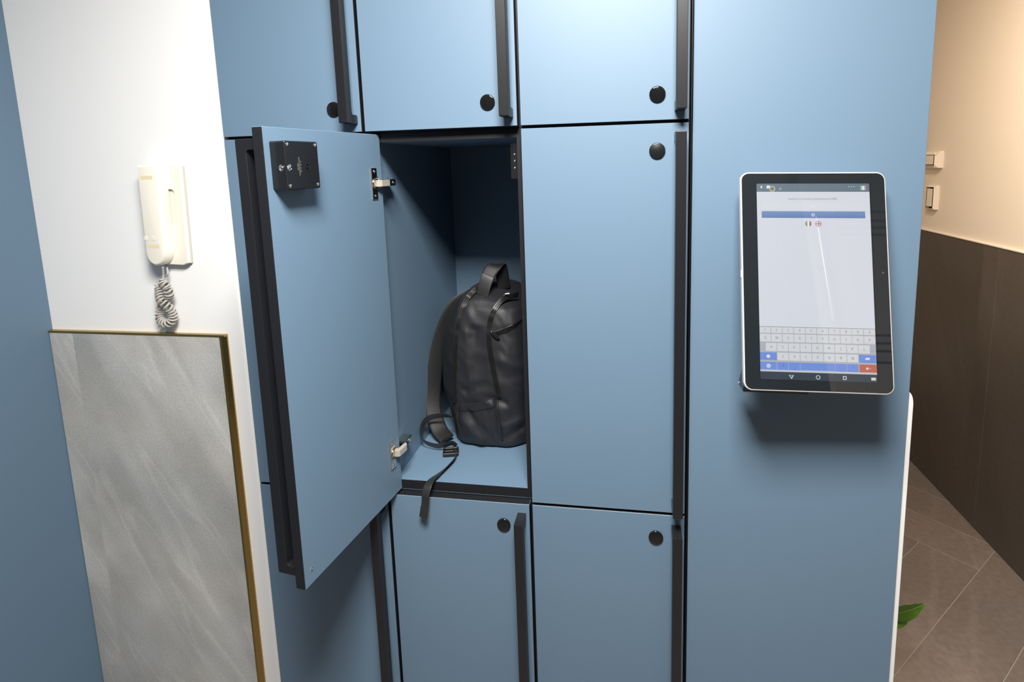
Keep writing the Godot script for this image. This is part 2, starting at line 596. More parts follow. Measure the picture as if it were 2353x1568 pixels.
func build_floor() -> void:
	var fl := struct("floor", span(Vector3(-1.65, FLOOR_Y - 0.15, -2.8), Vector3(2.35, FLOOR_Y - 0.001, 4.6), M.grout), "brown grey stone plank floor laid in herringbone", "floor")
	var w := 0.19
	var l := w * 6.0
	var gap := 0.0013
	var a0 := 1.736
	var b0 := 0.281
	var regions := [PackedVector2Array([Vector2(0.672, -2.65), Vector2(RIGHT_X, -2.65), Vector2(RIGHT_X, 0.40), Vector2(2.15, 0.40), Vector2(2.15, 4.4), Vector2(-1.42, 4.4), Vector2(-1.42, 0.82), Vector2(-1.075, 0.82), Vector2(-1.075, 0.006), Vector2(-0.6, 0.006), Vector2(-0.6, -0.08), Vector2(0.672, -0.08)])]
	var idx := 0
	for m in range(-4, 5):
		for k in range(-16, 17):
			for kind in 2:
				var r := Rect2(a0 + k * w, b0 + k * w - l, w, l) if kind == 0 else Rect2(a0 + k * w - l, b0 + (k - 1) * w, l, w)
				r.position += Vector2(m * l, -m * l)
				r = r.grow(-gap)
				var poly := PackedVector2Array()
				for c in [r.position, r.position + Vector2(r.size.x, 0), r.end, r.position + Vector2(0, r.size.y)]:
					poly.append(Vector2((c.x + c.y) * 0.70711, (c.y - c.x) * 0.70711))
				for part in Geometry2D.intersect_polygons(poly, regions[0]):
					if part.size() < 3:
						continue
					idx += 1
					var s := Soup.new()
					s.xf = Transform3D(Basis(Vector3.RIGHT, Vector3.BACK, Vector3.DOWN), Vector3(0, FLOOR_Y, 0))
					# drawn out upwards from just below the finished level
					s.xf = Transform3D(Basis(Vector3.RIGHT, Vector3.FORWARD, Vector3.UP), Vector3(0, FLOOR_Y, 0))
					var flip := PackedVector2Array()
					for p in part:
						flip.append(Vector2(p.x, -p.y))
					s.prism(flip, -0.004, 0.0, 0.0006)
					obj("floor_tile", s.mesh(M.floor_tile[(idx * 7 + k) & 3], 20.0), fl)


# ------------------------------------------------------------------ lockers
func door_mesh(w: float, h: float) -> ArrayMesh:
	var t := 0.018
	var m := ArrayMesh.new()
	var c := Vector3(w * 0.5, h * 0.5, -t * 0.5)
	var a := Soup.new()
	a.box(c, Vector3(w, h, t), 0.0006, "z")
	a.box(c, Vector3(w, h, t), 0.0006, "ch_level")
	a.surface(m, M.blue, 5.0)
	var b := Soup.new()
	b.box(c, Vector3(w, h, t), 0.0006, "ch_upright")
	b.box(c, Vector3(w, h, t), 0.0006, "xy")
	b.surface(m, M.black, 5.0)
	return m


func handle_mesh(length: float) -> ArrayMesh:
	# outline seen from the side: x along the depth, y along the handle
	var d := 0.040
	var bar := 0.019
	var foot := 0.0165
	var r := 0.0045
	var p := PackedVector2Array()
	p.append(Vector2(0, 0))
	p.append(Vector2(d - 0.0022, 0))
	p.append(Vector2(d - 0.0006, 0.0006))
	p.append(Vector2(d, 0.0022))
	p.append(Vector2(d, length - 0.0022))
	p.append(Vector2(d - 0.0006, length - 0.0006))
	p.append(Vector2(d - 0.0022, length))
	p.append(Vector2(0, length))
	p.append(Vector2(0, length - foot + 0.003))
	p.append(Vector2(0.001, length - foot + 0.0008))
	p.append(Vector2(0.003, length - foot))
	for k in 6:
		var a := PI * 0.5 * k / 5
		p.append(Vector2(d - bar - r + r * sin(a), length - foot - r + r * cos(a)))
	for k in 6:
		var a := PI * 0.5 * k / 5
		p.append(Vector2(d - bar - r + r * cos(a), foot + r - r * sin(a)))
	p.append(Vector2(0.003, foot))
	p.append(Vector2(0.001, foot - 0.0008))
	p.append(Vector2(0, foot - 0.003))
	var s := Soup.new()
	var wd := 0.0175
	for side in [1.0, -1.0]:
		# half the width each, drawn out from the middle to a bevelled flank
		var half := p.duplicate()
		if side < 0.0:
			for i in half.size():
				half[i] = Vector2(-half[i].x, half[i].y)
		s.xf = Transform3D(Basis(Vector3.BACK * side, Vector3.UP, Vector3.LEFT * side), Vector3.ZERO)
		s.prism(half, 0.0, wd * 0.5, 0.0008)
	return s.mesh(M.handle, 32.0)


func lock_mesh() -> ArrayMesh:
	var s := Soup.new()
	var prof := [Vector2(0.0132, -0.0005), Vector2(0.0138, 0.0012), Vector2(0.0138, 0.0026)]
	for k in 13:
		var a := PI * 0.5 * k / 12
		prof.append(Vector2(0.0102 + 0.0036 * cos(a), 0.0026 + 0.0022 * sin(a)))
	for k in range(1, 9):
		var r := 0.0102 * (1.0 - k / 8.0)
		prof.append(Vector2(r, 0.0048 + 0.0012 * (1.0 - pow(r / 0.0102, 2.0))))
	s.lathe(prof, 48)
	return s.mesh(M.gloss, 50.0)


func panel_mesh(a: Vector3, b: Vector3) -> ArrayMesh:
	var m := ArrayMesh.new()
	var c := (a + b) * 0.5
	var sz := (b - a).abs()
	var q := Soup.new()
	q.box(c, sz, 0.0, "notz+")
	q.surface(m, M.blue, 5.0)
	var e := Soup.new()
	e.box(c, sz, 0.0, "z+")
	e.surface(m, M.black, 5.0)
	return m


func make_locker() -> Node3D:
	# base at the lower left front corner of the unit's door face
	var t := Node3D.new()
	t.name = "locker"
	var w := PITCH
	var h := ROW
	var zf := -0.0195
	var zb := -0.50
	obj("side_panel", panel_mesh(Vector3(0.0002, 0.0005, zb), Vector3(0.0092, h - 0.0005, zf)), t)
	obj("side_panel", panel_mesh(Vector3(w - 0.0092, 0.0005, zb), Vector3(w - 0.0002, h - 0.0005, zf)), t)
	obj("top_panel", panel_mesh(Vector3(0.0093, h - 0.0167, zb), Vector3(w - 0.0093, h - 0.0006, zf)), t)
	obj("bottom_panel", panel_mesh(Vector3(0.0093, 0.0006, zb), Vector3(w - 0.0093, 0.02025, zf)), t)
	obj("back_panel", span(Vector3(0.0093, 0.0205, zb), Vector3(w - 0.0093, h - 0.0170, zb + 0.012), M.blue), t)
	var d := obj("door", door_mesh(w - GV, h - GH), t, Vector3(GV * 0.5, GH * 0.5, 0))
	obj("handle", handle_mesh(0.700), d)
	obj("lock_button", lock_mesh(), d)
	return t


func place_locker(src: Node3D, col: int, row: int, label: String, lock_low: bool) -> Node3D:
	var t: Node3D = src.duplicate()
	t.name = numbered("locker")
	t.position = Vector3((col - 2) * PITCH, -row * ROW, 0)
	add_child(t, true)
	tag(t, label, "locker", "blue lockers of the bank")
	var d: Node3D = t.get_node("door")
	var hy := 0.0145 + 0.0165 * 0.0
	var y0 := 0.0145
	if row == 2:
		y0 = 0.0115
	d.get_node("handle").position = Vector3(PITCH - GV - 0.0071 - 0.00875, y0, 0)
	d.get_node("lock_button").position = Vector3(PITCH - GV - 0.0534, 0.0436 if lock_low else ROW - GH - 0.0468, 0.0)
	return t


func build_lockers() -> void:
	var src := make_locker()
	var where := [
		[0, 0, "closed blue locker at upper left, above the open locker door"],
		[1, 0, "closed blue locker directly above the open compartment"],
		[2, 0, "closed blue locker of the top row beside the tall tablet panel"],
		[0, 1, "closed blue locker mostly hidden behind the open door, next to white wall"],
		[2, 1, "closed blue locker right of the open compartment, between it and the tablet panel"],
		[0, 2, "closed blue locker of the bottom row in the open door's shadow"],
		[1, 2, "closed blue locker below the open compartment, strap end hanging over it"],
		[2, 2, "closed blue locker of the bottom row beside the tall tablet panel"],
	]
	for w in where:
		var t := place_locker(src, w[0], w[1], w[2], w[1] == 0)
		if w[0] == 2 and w[1] == 1:
			t.get_node("door/lock_button").material_override = M.satin
	var o := place_locker(src, 1, 1, "open blue locker with its door swung left and a black backpack inside", false)
	open_up(o)
	src.free()
	# plinth under the whole bank
	struct("trim_5", span(Vector3(-0.598, FLOOR_Y, -0.5), Vector3(0.668, -2.0 * ROW - 0.0005, -0.06), M.black), "black recessed plinth under the lockers", "trim")


func screw(s: Soup, at: Vector3, r := 0.0036, axis := Basis()) -> void:
	s.xf = Transform3D(axis, at)
	s.lathe([Vector2(r, -0.0004), Vector2(r, 0.0004), Vector2(r * 0.8, 0.0010), Vector2(r * 0.36, 0.0013), Vector2(r * 0.30, 0.0005), Vector2(0.0, 0.0005)], 16)
	s.xf = Transform3D()


func open_up(t: Node3D) -> void:
	var d: MeshInstance3D = t.get_node("door")
	var ang := 1.70966
	var hinge := Vector3(-0.27708, 0, -0.01668)
	var inner := Vector3(sin(ang), 0, -cos(ang))
	var org := hinge - inner * 0.018
	d.position = Vector3(org.x - t.position.x, GH * 0.5, org.z - t.position.z)
	d.rotation.y = -ang
	var h := ROW - GH
	var top := h + GH * 0.5      # door-local y of world y = 0 is ROW - GH / 2
	var zi := -0.018             # inner face, facing local -z
	# in the door's frame the inside looks along -z; flip = a frame whose z points out of the inside, x kept leftwards
	var flip := Basis(Vector3.LEFT, Vector3.UP, Vector3.FORWARD)
	# lock box: u 0.2115 - 0.2825, world y -0.0232 to -0.0943
	var lb := Soup.new()
	lb.xf = Transform3D(flip, Vector3(0.247, ROW - GH * 0.5 - 0.0588, zi))
	lb.prism(rounded(-0.0355, -0.0355, 0.0355, 0.0355, 0.0028, 4), -0.0002, 0.026, 0.0011)
	var box := obj("lock_box", lb.mesh(M.satin, 30.0), d)
	box.set_meta("label", "black plastic lock box")
	var lc := Vector3(0.247, ROW - GH * 0.5 - 0.0588, zi - 0.026)
	for sx in [-1.0, 1.0]:
		for sy in [-1.0, 1.0]:
			var sc := Soup.new()
			screw(sc, lc + Vector3(sx * 0.0298, sy * 0.0300, 0), 0.0030, flip)
			obj("screw", sc.mesh(M.steel), d)
	# the two bright pins beside the edge, one on the front and one on the flank
	var pin := Soup.new()
	pin.xf = Transform3D(flip, lc + Vector3(0.0285, -0.0035, 0.0))
	pin.lathe([Vector2(0.0048, -0.0004), Vector2(0.0048, 0.0005), Vector2(0.0036, 0.0009), Vector2(0.0030, 0.0003), Vector2(0.0018, 0.0016), Vector2(0.0, 0.0019)], 20)
	obj("lock_pin", pin.mesh(M.steel), d)
	pin = Soup.new()
	pin.xf = Transform3D(Basis(Vector3.FORWARD, Vector3.UP, Vector3.RIGHT), lc + Vector3(0.0354, -0.0035, 0.0075))
	pin.lathe([Vector2(0.0050, -0.0004), Vector2(0.0050, 0.0005), Vector2(0.0037, 0.0009), Vector2(0.0030, 0.0003), Vector2(0.0018, 0.0016), Vector2(0.0, 0.0019)], 20)
	obj("lock_pin", pin.mesh(M.steel), d)
	# round dimple and small upright print on the lid
	var dim := Soup.new()
	dim.xf = Transform3D(flip, lc + Vector3(-0.0105, -0.0030, 0.0))
	dim.lathe([Vector2(0.0062, -0.0002), Vector2(0.0062, 0.0003), Vector2(0.0054, 0.0005), Vector2(0.0046, 0.0001), Vector2(0.0016, 0.0001), Vector2(0.0012, 0.0008), Vector2(0.0, 0.0010)], 24)
	obj("lock_dial", dim.mesh(M.gloss), d)
	var pr := obj("lock_lettering", lettering([["EB 080", 0.0, 0.0036, 0.0014, true], ["1234567890123456", 0.0, 0.0006, 0.0013, true], ["20 19  43 12", 0.0, -0.0024, 0.0013, true]], M.print_grey, 0.0001), d, lc + Vector3(0.0075, -0.0020, -0.0001))
	pr.basis = flip * Basis(Vector3.BACK, PI / 2)
	# screw that holds the handle's lower foot
	var lo := Soup.new()
	screw(lo, Vector3(0.277, ROW - GH * 0.5 - 0.7083, zi), 0.0034, flip)
	obj("screw", lo.mesh(M.steel), d)
	# two concealed hinges
	for yc in [-0.0953, -0.6435]:
		hinge_at(d, t, yc)
	# strike for the lock on the right wall of the compartment
	var sk := Soup.new()
	var lx := -0.0095 - t.position.x
	sk.box(Vector3(lx - 0.0075, ROW - 0.0602, -0.040), Vector3(0.0148, 0.0668, 0.019), 0.001)
	var strike := obj("strike_block", sk.mesh(M.satin), t)
	for yy in [-0.0476, -0.060, -0.0729]:
		var ss := Soup.new()
		screw(ss, Vector3(lx - 0.0068, ROW + yy, -0.0305), 0.0021)
		obj("strike_screw", ss.mesh(M.steel), strike)


func hinge_at(d: Node3D, t: Node3D, yc: float) -> void:
	var flip := Basis(Vector3.LEFT, Vector3.UP, Vector3.FORWARD)
	var y := ROW - GH * 0.5 + yc
	var zi := -0.018
	var cup := Soup.new()
	# plate with a bulging middle
	var p := PackedVector2Array()
	p.append_array([Vector2(-0.0085, -0.0295), Vector2(0.0078, -0.0295), Vector2(0.0088, -0.0285), Vector2(0.0088, -0.0150)])
	for k in 9:
		var a := PI * (k / 8.0 - 0.5)
		p.append(Vector2(0.0088 + 0.0085 * cos(a), 0.0135 * sin(a)))
	p.append_array([Vector2(0.0088, 0.0150), Vector2(0.0088, 0.0285), Vector2(0.0078, 0.0295), Vector2(-0.0085, 0.0295)])
	cup.xf = Transform3D(flip, Vector3(0.0280, y, zi))
	cup.prism(p, -0.0002, 0.0022, 0.0006)
	var hg := obj("hinge", cup.mesh(M.nickel, 25.0), d)
	# rim of the cup
	var ring := Soup.new()
	ring.xf = Transform3D(flip, Vector3(0.0215, y, zi - 0.0022))
	ring.lathe([Vector2(0.0120, -0.0005), Vector2(0.0120, 0.0012), Vector2(0.0110, 0.0018), Vector2(0.0098, 0.0010), Vector2(0.0096, -0.0015), Vector2(0.0, -0.0018)], 28)
	obj("hinge_cup", ring.mesh(M.nickel, 40.0), d)
	for s in [-1.0, 1.0]:
		var sc := Soup.new()
		screw(sc, Vector3(0.0275, y + s * 0.0232, zi - 0.0022), 0.0030, flip)
		obj("hinge_screw", sc.mesh(M.steel), d)
	# arm: comes out of the cup and reaches back over the door's edge towards the carcass
	var arm := Soup.new()
	var side := PackedVector2Array([Vector2(0.0215, -0.001), Vector2(0.0245, 0.004), Vector2(0.0235, 0.0110), Vector2(0.0205, 0.0135), Vector2(-0.0050, 0.0140), Vector2(-0.0085, 0.0120), Vector2(-0.0085, 0.0050), Vector2(0.0120, 0.0045), Vector2(0.0160, -0.001)])
	# outline: x is the door-local u, y is the distance from the inner face
	arm.xf = Transform3D(Basis(Vector3.RIGHT, Vector3.FORWARD, Vector3.DOWN), Vector3(0, y + 0.0062, zi))
	arm.prism(side, 0.0, 0.0124, 0.0008)
	obj("hinge_arm", arm.mesh(M.nickel_satin, 25.0), d)
	# mounting plate and arm body on the compartment's left wall
	var wx := 0.0095
	var ly := ROW + yc
	var mp := Soup.new()
	mp.box(Vector3(wx + 0.001, ly, -0.0335), Vector3(0.002, 0.050, 0.012), 0.0006)
	var mo := obj("hinge_mount", mp.mesh(M.nickel), t)
	var ab := Soup.new()
	ab.box(Vector3(wx + 0.0105, ly, -0.0475), Vector3(0.0200, 0.0130, 0.0350), 0.0012)
	ab.box(Vector3(wx + 0.0155, ly, -0.0310), Vector3(0.0160, 0.0105, 0.0080), 0.0008)
	obj("hinge_body", ab.mesh(M.nickel), mo)
	for zz in [-0.043, -0.0335]:
		var sc := Soup.new()
		if zz < -0.04:
			screw(sc, Vector3(wx + 0.0206, ly, zz - 0.009), 0.0036, Basis(Vector3.FORWARD, Vector3.UP, Vector3.RIGHT))
		else:
			screw(sc, Vector3(wx + 0.0021, ly + 0.0195, zz), 0.0026, Basis(Vector3.FORWARD, Vector3.UP, Vector3.RIGHT))
		obj("mount_screw", sc.mesh(M.steel), mo)


func build_tall_cabinet() -> void:
	var t := thing("tall_cabinet", "tall plain blue cabinet panel that carries the tablet", "cabinet", Vector3(0.486, FLOOR_Y, 0))
	var m := ArrayMesh.new()
	var c := Vector3(0.0008, 1.1925, -0.009)
	var sz := Vector3(0.3668, 2.225, 0.018)
	var a := Soup.new()
	a.box(c, sz, 0.0008, "z")
	a.box(c, sz, 0.0008, "ch")
	a.surface(m, M.blue, 5.0)
	var b := Soup.new()
	b.box(c, sz, 0.0008, "xy")
	b.surface(m, M.black, 5.0)
	obj("front_panel", m, t)
	obj("carcass", span(Vector3(-0.184, 0.082, -0.50), Vector3(0.181, 2.305, -0.0185), M.black), t)
	# white board along the cabinet's side, its upper corner rounded
	var wb := Soup.new()
	var p := PackedVector2Array([Vector2(0.6715, FLOOR_Y), Vector2(0.6808, FLOOR_Y)])
	for k in 10:
		var q := PI * 0.5 * k / 9
		p.append(Vector2(0.6715 + 0.0093 * cos(q), -0.500 + 0.024 * sin(q)))
	wb.prism(p, -0.50, -0.006, 0.0008)
	var bo := obj("side_board", wb.mesh(M.white, 30.0))
	tag(bo, "narrow white board with rounded top along the tablet cabinet's right side", "board")


# ------------------------------------------------------------------ tablet
func rect(im: Image, x0: float, y0: float, x1: float, y1: float, c: Color) -> void:
	im.fill_rect(Rect2i(int(x0), int(y0), int(x1) - int(x0), int(y1) - int(y0)), c)


func disc(im: Image, cx: float, cy: float, r: float, f: Callable) -> void:
	for y in range(int(cy - r), int(cy + r) + 1):
		for x in range(int(cx - r), int(cx + r) + 1):
			var d := Vector2(x - cx, y - cy)
			if d.length() <= r and x >= 0 and y >= 0 and x < im.get_width() and y < im.get_height():
				var c = f.call(d.x / r, d.y / r)
				if c != null:
					im.set_pixel(x, y, c)


func build_tablet() -> void:
	var t := thing("tablet", "large upright touchscreen tablet with white booking screen on the blue panel", "tablet", Vector3(0.4853, -0.0917, 0.04))
	t.basis = Basis(Vector3.UP, 0.0719) * Basis(Vector3.RIGHT, -0.2454) * Basis(Vector3.BACK, -0.0233)
	var w := 0.1119
	var h := 0.3477
	var s := Soup.new()
	s.prism(rounded(-w, -h, w, 0.0, 0.0135, 10), -0.0085, 0.0, 0.0010)
	obj("housing", s.mesh(M.silver, 30.0), t)
	s = Soup.new()
	s.prism(rounded(-w + 0.0022, -h + 0.0022, w - 0.0022, -0.0022, 0.0115, 10), -0.0002, 0.0003)
	obj("bezel", s.mesh(M.bezel, 30.0), t)
	# ---- the picture on the screen: x -0.0872..0.0888, y -0.0188..-0.3300
	var px := 3200.0
	var x0 := -0.0866
	var x1 := 0.0866
	var y0 := -0.0188
	var y1 := -0.3296
	var iw := int((x1 - x0) * px)
	var ih := int((y0 - y1) * px)
	var X := func(v: float) -> float: return (v - x0) * px
	var Y := func(v: float) -> float: return (y0 - v) * px
	var im := Image.create(iw, ih, false, Image.FORMAT_RGB8)
	im.fill(Color8(222, 226, 236))
	rect(im, 0, 0, iw, Y.call(-0.0323), Color8(96, 118, 134))
	# entry field
	rect(im, X.call(-0.0793), Y.call(-0.0496), X.call(0.079), Y.call(-0.0612), Color8(214, 218, 228))
	rect(im, X.call(-0.0789), Y.call(-0.0500), X.call(0.0786), Y.call(-0.0608), Color8(224, 228, 237))
	# blue button
	for y in range(int(Y.call(-0.0641)), int(Y.call(-0.0750))):
		for x in range(int(X.call(-0.0793)), int(X.call(0.079))):
			var k := float(y - Y.call(-0.0641)) / 35.0
			im.set_pixel(x, y, Color8(118, 150, 200).lerp(Color8(92, 126, 182), k))
	disc(im, X.call(-0.0004), Y.call(-0.0695), 8.5, func(a, b): return Color8(235, 240, 250) if Vector2(a, b).length() > 0.68 or Vector2(a, b).length() < 0.28 else null)
	# two round flags
	disc(im, X.call(-0.0081), Y.call(-0.0838), 15.5, func(a, b): return Color8(110, 170, 135) if a < -0.33 else (Color8(236, 238, 240) if a < 0.33 else Color8(178, 92, 110)))
	disc(im, X.call(0.0073), Y.call(-0.0838), 15.5, func(a, b): return Color8(205, 95, 95) if absf(a) < 0.16 or absf(b) < 0.16 else (Color8(232, 232, 238) if absf(a) < 0.3 or absf(b) < 0.3 or absf(absf(a) - absf(b)) < 0.16 else Color8(110, 125, 175)))
	# status bar marks
	rect(im, 20, 12, 28, 24, Color8(225, 232, 238))
	rect(im, 50, 10, 68, 26, Color8(232, 238, 242))
	disc(im, 78, 27, 15, func(a, b): return Color8(206, 186, 140) if Vector2(a, b).length() > 0.62 else null)
	disc(im, 118, 27, 6, func(a, b): return Color8(180, 196, 205) if Vector2(a, b).length() > 0.55 else null)
	for k in 3:
		rect(im, iw - 100 + k * 12, 14, iw - 96 + k * 12, 19, Color8(215, 222, 226))
	rect(im, iw - 44, 12, iw - 36, 34, Color8(120, 190, 140))
	rect(im, iw - 36, 12, iw - 24, 34, Color8(232, 236, 238))
	rect(im, iw - 24, 12, iw - 16, 34, Color8(190, 150, 155))
	# keyboard
	rect(im, 0, Y.call(-0.2477), iw, Y.call(-0.3176), Color8(178, 184, 192))
	rect(im, 0, Y.call(-0.2477), iw, Y.call(-0.2482), Color8(140, 148, 158))
	var key := Color8(218, 221, 225)
	var kw := (x1 - x0) / 10.0
	for r in 2:
		for k in 10:
			rect(im, X.call(x0 + k * kw + 0.0005), Y.call(-0.2486 if r == 0 else -0.2592), X.call(x0 + (k + 1) * kw - 0.0004), Y.call(-0.2576 if r == 0 else -0.2715), key)
	for k in 9:
		rect(im, X.call(x0 + (k + 0.5) * kw + 0.0005), Y.call(-0.2732), X.call(x0 + (k + 1.5) * kw - 0.0004), Y.call(-0.2857), key)
	for k in 7:
		rect(im, X.call(x0 + (k + 1.5) * kw + 0.0005), Y.call(-0.2879), X.call(x0 + (k + 2.5) * kw - 0.0004), Y.call(-0.2999), key)
	var kb := Color8(112, 146, 226)
	rect(im, 0, Y.call(-0.2879), X.call(x0 + 1.47 * kw), Y.call(-0.2999), kb)
	rect(im, X.call(x0 + 8.53 * kw), Y.call(-0.2879), iw, Y.call(-0.2999), kb)
	for e in [[0.0, 1.46], [1.5, 2.46], [2.5, 3.46], [3.5, 6.46], [6.5, 7.46], [7.5, 8.47]]:
		rect(im, X.call(x0 + e[0] * kw), Y.call(-0.3026), X.call(x0 + e[1] * kw), Y.call(-0.3146), kb)
	rect(im, X.call(x0 + 3.6 * kw), Y.call(-0.3138), X.call(x0 + 6.36 * kw), Y.call(-0.3144), Color8(190, 205, 240))
	rect(im, X.call(x0 + 8.54 * kw), Y.call(-0.3026), iw, Y.call(-0.3146), Color8(196, 100, 80))
	rect(im, 0, Y.call(-0.3148), iw, Y.call(-0.3172), Color8(206, 208, 212))
	# icons on the blue and red keys
	var ico := Color8(224, 230, 244)
	disc(im, X.call(-0.0742), Y.call(-0.2938), 9.0, func(a, b): return ico)
	disc(im, X.call(-0.0742), Y.call(-0.3086), 10.5, func(a, b): return ico if Vector2(a, b).length() > 0.72 or Vector2(a, b + 0.1).length() < 0.35 else Color8(176, 194, 232))
	rect(im, X.call(0.0722), Y.call(-0.2921), X.call(0.0769), Y.call(-0.2955), ico)
	disc(im, X.call(0.0718), Y.call(-0.2938), 5.5, func(a, b): return ico)
	rect(im, X.call(0.0712), Y.call(-0.3083), X.call(0.0778), Y.call(-0.3089), Color8(250, 240, 238))
	for k in 8:
		rect(im, X.call(0.0706) + k, Y.call(-0.3086) - k, X.call(0.0706) + k + 2, Y.call(-0.3086) + k + 1, Color8(250, 240, 238))
	# bar with the three navigation signs
	rect(im, 0, Y.call(-0.3176), iw, ih, Color8(36, 54, 68))
	var nav := Color8(214, 218, 222)
	for k in 13:
		rect(im, X.call(-0.0398) - 12 + k * 0.95, Y.call(-0.3220) + k * 1.5, X.call(-0.0398) + 12 - k * 0.95, Y.call(-0.3220) + k * 1.5 + 2, nav)
	for k in 6:
		rect(im, X.call(-0.0398) - 6 + k, Y.call(-0.3227) + k * 1.5, X.call(-0.0398) + 6 - k, Y.call(-0.3227) + k * 1.5 + 2, Color8(36, 54, 68))
	disc(im, X.call(-0.0004), Y.call(-0.3240), 10.5, func(a, b): return nav if Vector2(a, b).length() > 0.68 else null)
	rect(im, X.call(0.0392) - 9, Y.call(-0.3240) - 9, X.call(0.0392) + 9, Y.call(-0.3240) + 9, nav)
	rect(im, X.call(0.0392) - 5, Y.call(-0.3240) - 5, X.call(0.0392) + 5, Y.call(-0.3240) + 5, Color8(36, 54, 68))
	rect(im, X.call(0.0814) - 11, Y.call(-0.3244) - 7, X.call(0.0814) + 11, Y.call(-0.3244) + 7, nav)
	var tex := ImageTexture.create_from_image(im)
	var sm := mat(Color(0.01, 0.01, 0.01), 0.5)
	sm.emission_enabled = true
	sm.emission_texture = tex
	sm.emission = Color.BLACK
	sm.emission_energy_multiplier = 0.95
	var qm := QuadMesh.new()
	qm.size = Vector2(x1 - x0, y0 - y1)
	qm.material = sm
	var scr := obj("screen", qm, t, Vector3((x0 + x1) * 0.5, (y0 + y1) * 0.5, 0.0006))
	# a rim of unlit panel round the picture
	var rim := Soup.new()
	rim.prism(PackedVector2Array([Vector2(-0.0874, -0.3304), Vector2(0.0890, -0.3304), Vector2(0.0890, -0.0182), Vector2(-0.0874, -0.0182)]), 0.0, 0.0004)
	var rm := mat(Color(0.012, 0.014, 0.017), 0.9, 0.0, 0.0)
	obj("screen_rim", rim.mesh(rm), t)
	var lines := [["Inserisci il numero prenotazione (PNR)", -0.0004, -0.0438, 0.0031, true], ["PNR", 0.0, -0.0554, 0.0022, true]]
	var txt := mat(Color(0.10, 0.11, 0.13), 0.6)
	txt.emission_enabled = true
	txt.emission = Color(0.26, 0.27, 0.31)
	txt.emission_energy_multiplier = 0.8
	var off := Vector3(-(x0 + x1) * 0.5, -(y0 + y1) * 0.5, 0.0001)
	obj("screen_lettering", lettering([lines[0]], txt, 0.0001), scr, off)
	var pale := mat(Color(0.2, 0.2, 0.22), 0.6)
	pale.emission_enabled = true
	pale.emission = Color(0.74, 0.75, 0.80)
	pale.emission_energy_multiplier = 0.95
	obj("screen_lettering", lettering([lines[1]], pale, 0.0001), scr, off)
	var keys := []
	var rows := ["1234567890", "QWERTYUIOP", "ASDFGHJKL", "ZXCVBNM"]
	var cy := [-0.2531, -0.26535, -0.27945, -0.2939]
	var lead := [0.5, 0.5, 1.0, 2.0]
	for r in 4:
		for k in rows[r].length():
			keys.append([rows[r][k], x0 + (k + lead[r]) * kw, cy[r], 0.0038, true])
	obj("key_lettering", lettering(keys, txt, 0.0001), scr, off)
	var navy := mat(Color(0.01, 0.02, 0.1), 0.6)
	navy.emission_enabled = true
	navy.emission = Color(0.15, 0.25, 0.62)
	navy.emission_energy_multiplier = 0.8
	obj("key_lettering", lettering([["?", x0 + 2.0 * kw, -0.3084, 0.004, true], [",", x0 + 3.0 * kw, -0.3100, 0.005, true], [".", x0 + 7.0 * kw, -0.3086, 0.005, true], ["'", x0 + 8.0 * kw, -0.3086, 0.005, true]], navy, 0.0001), scr, off)
	# cover glass
	var gm := StandardMaterial3D.new()
	gm.albedo_color = Color(0, 0, 0, 0.02)
	gm.transparency = BaseMaterial3D.TRANSPARENCY_ALPHA
	gm.roughness = 0.0
	gm.metallic_specular = 0.55
	s = Soup.new()
	s.prism(rounded(-w + 0.0022, -h + 0.0022, w - 0.0022, -0.0022, 0.0115, 10), 0.0012, 0.0016)
	obj("cover_glass", s.mesh(gm, 30.0), t)
	s = Soup.new()
	s.xf = Transform3D(Basis(), Vector3(0.1022, -0.1605, 0.0003))
	s.lathe([Vector2(0.0016, 0.0), Vector2(0.0014, 0.0003), Vector2(0.0, 0.0004)], 16)
	obj("camera_eye", s.mesh(M.steel), t)
	s = Soup.new()
	s.box(Vector3(-w - 0.0004, -0.165, -0.004), Vector3(0.0010, 0.012, 0.003), 0.0003)
	obj("side_key", s.mesh(M.silver), t)
	# wedge that holds it to the panel
	var b := thing("tablet_bracket", "black wedge bracket behind the tablet's lower left corner", "bracket", Vector3(0.48, -0.30, 0.0005))
	s = Soup.new()
	var p := PackedVector2Array([Vector2(0.040, 0.10), Vector2(0.050, 0.10), Vector2(0.096, -0.118), Vector2(0.086, -0.148), Vector2(0.040, -0.152), Vector2(0.080, -0.104)])
	s.xf = Transform3D(Basis(Vector3.BACK, Vector3.UP, Vector3.LEFT), Vector3(0.0, 0, 0))
	s.prism(p, 0.0, 0.1005, 0.001)
	s.xf = Transform3D()
	s.box(Vector3(-0.040, -0.02, 0.032), Vector3(0.06, 0.11, 0.063), 0.003)
	obj("wedge", s.mesh(M.satin, 20.0), b)
	s = Soup.new()
	screw(s, Vector3(-0.1006, -0.1465, 0.052), 0.0034, Basis(Vector3.BACK, Vector3.UP, Vector3.LEFT))
	obj("screw", s.mesh(M.steel), b)


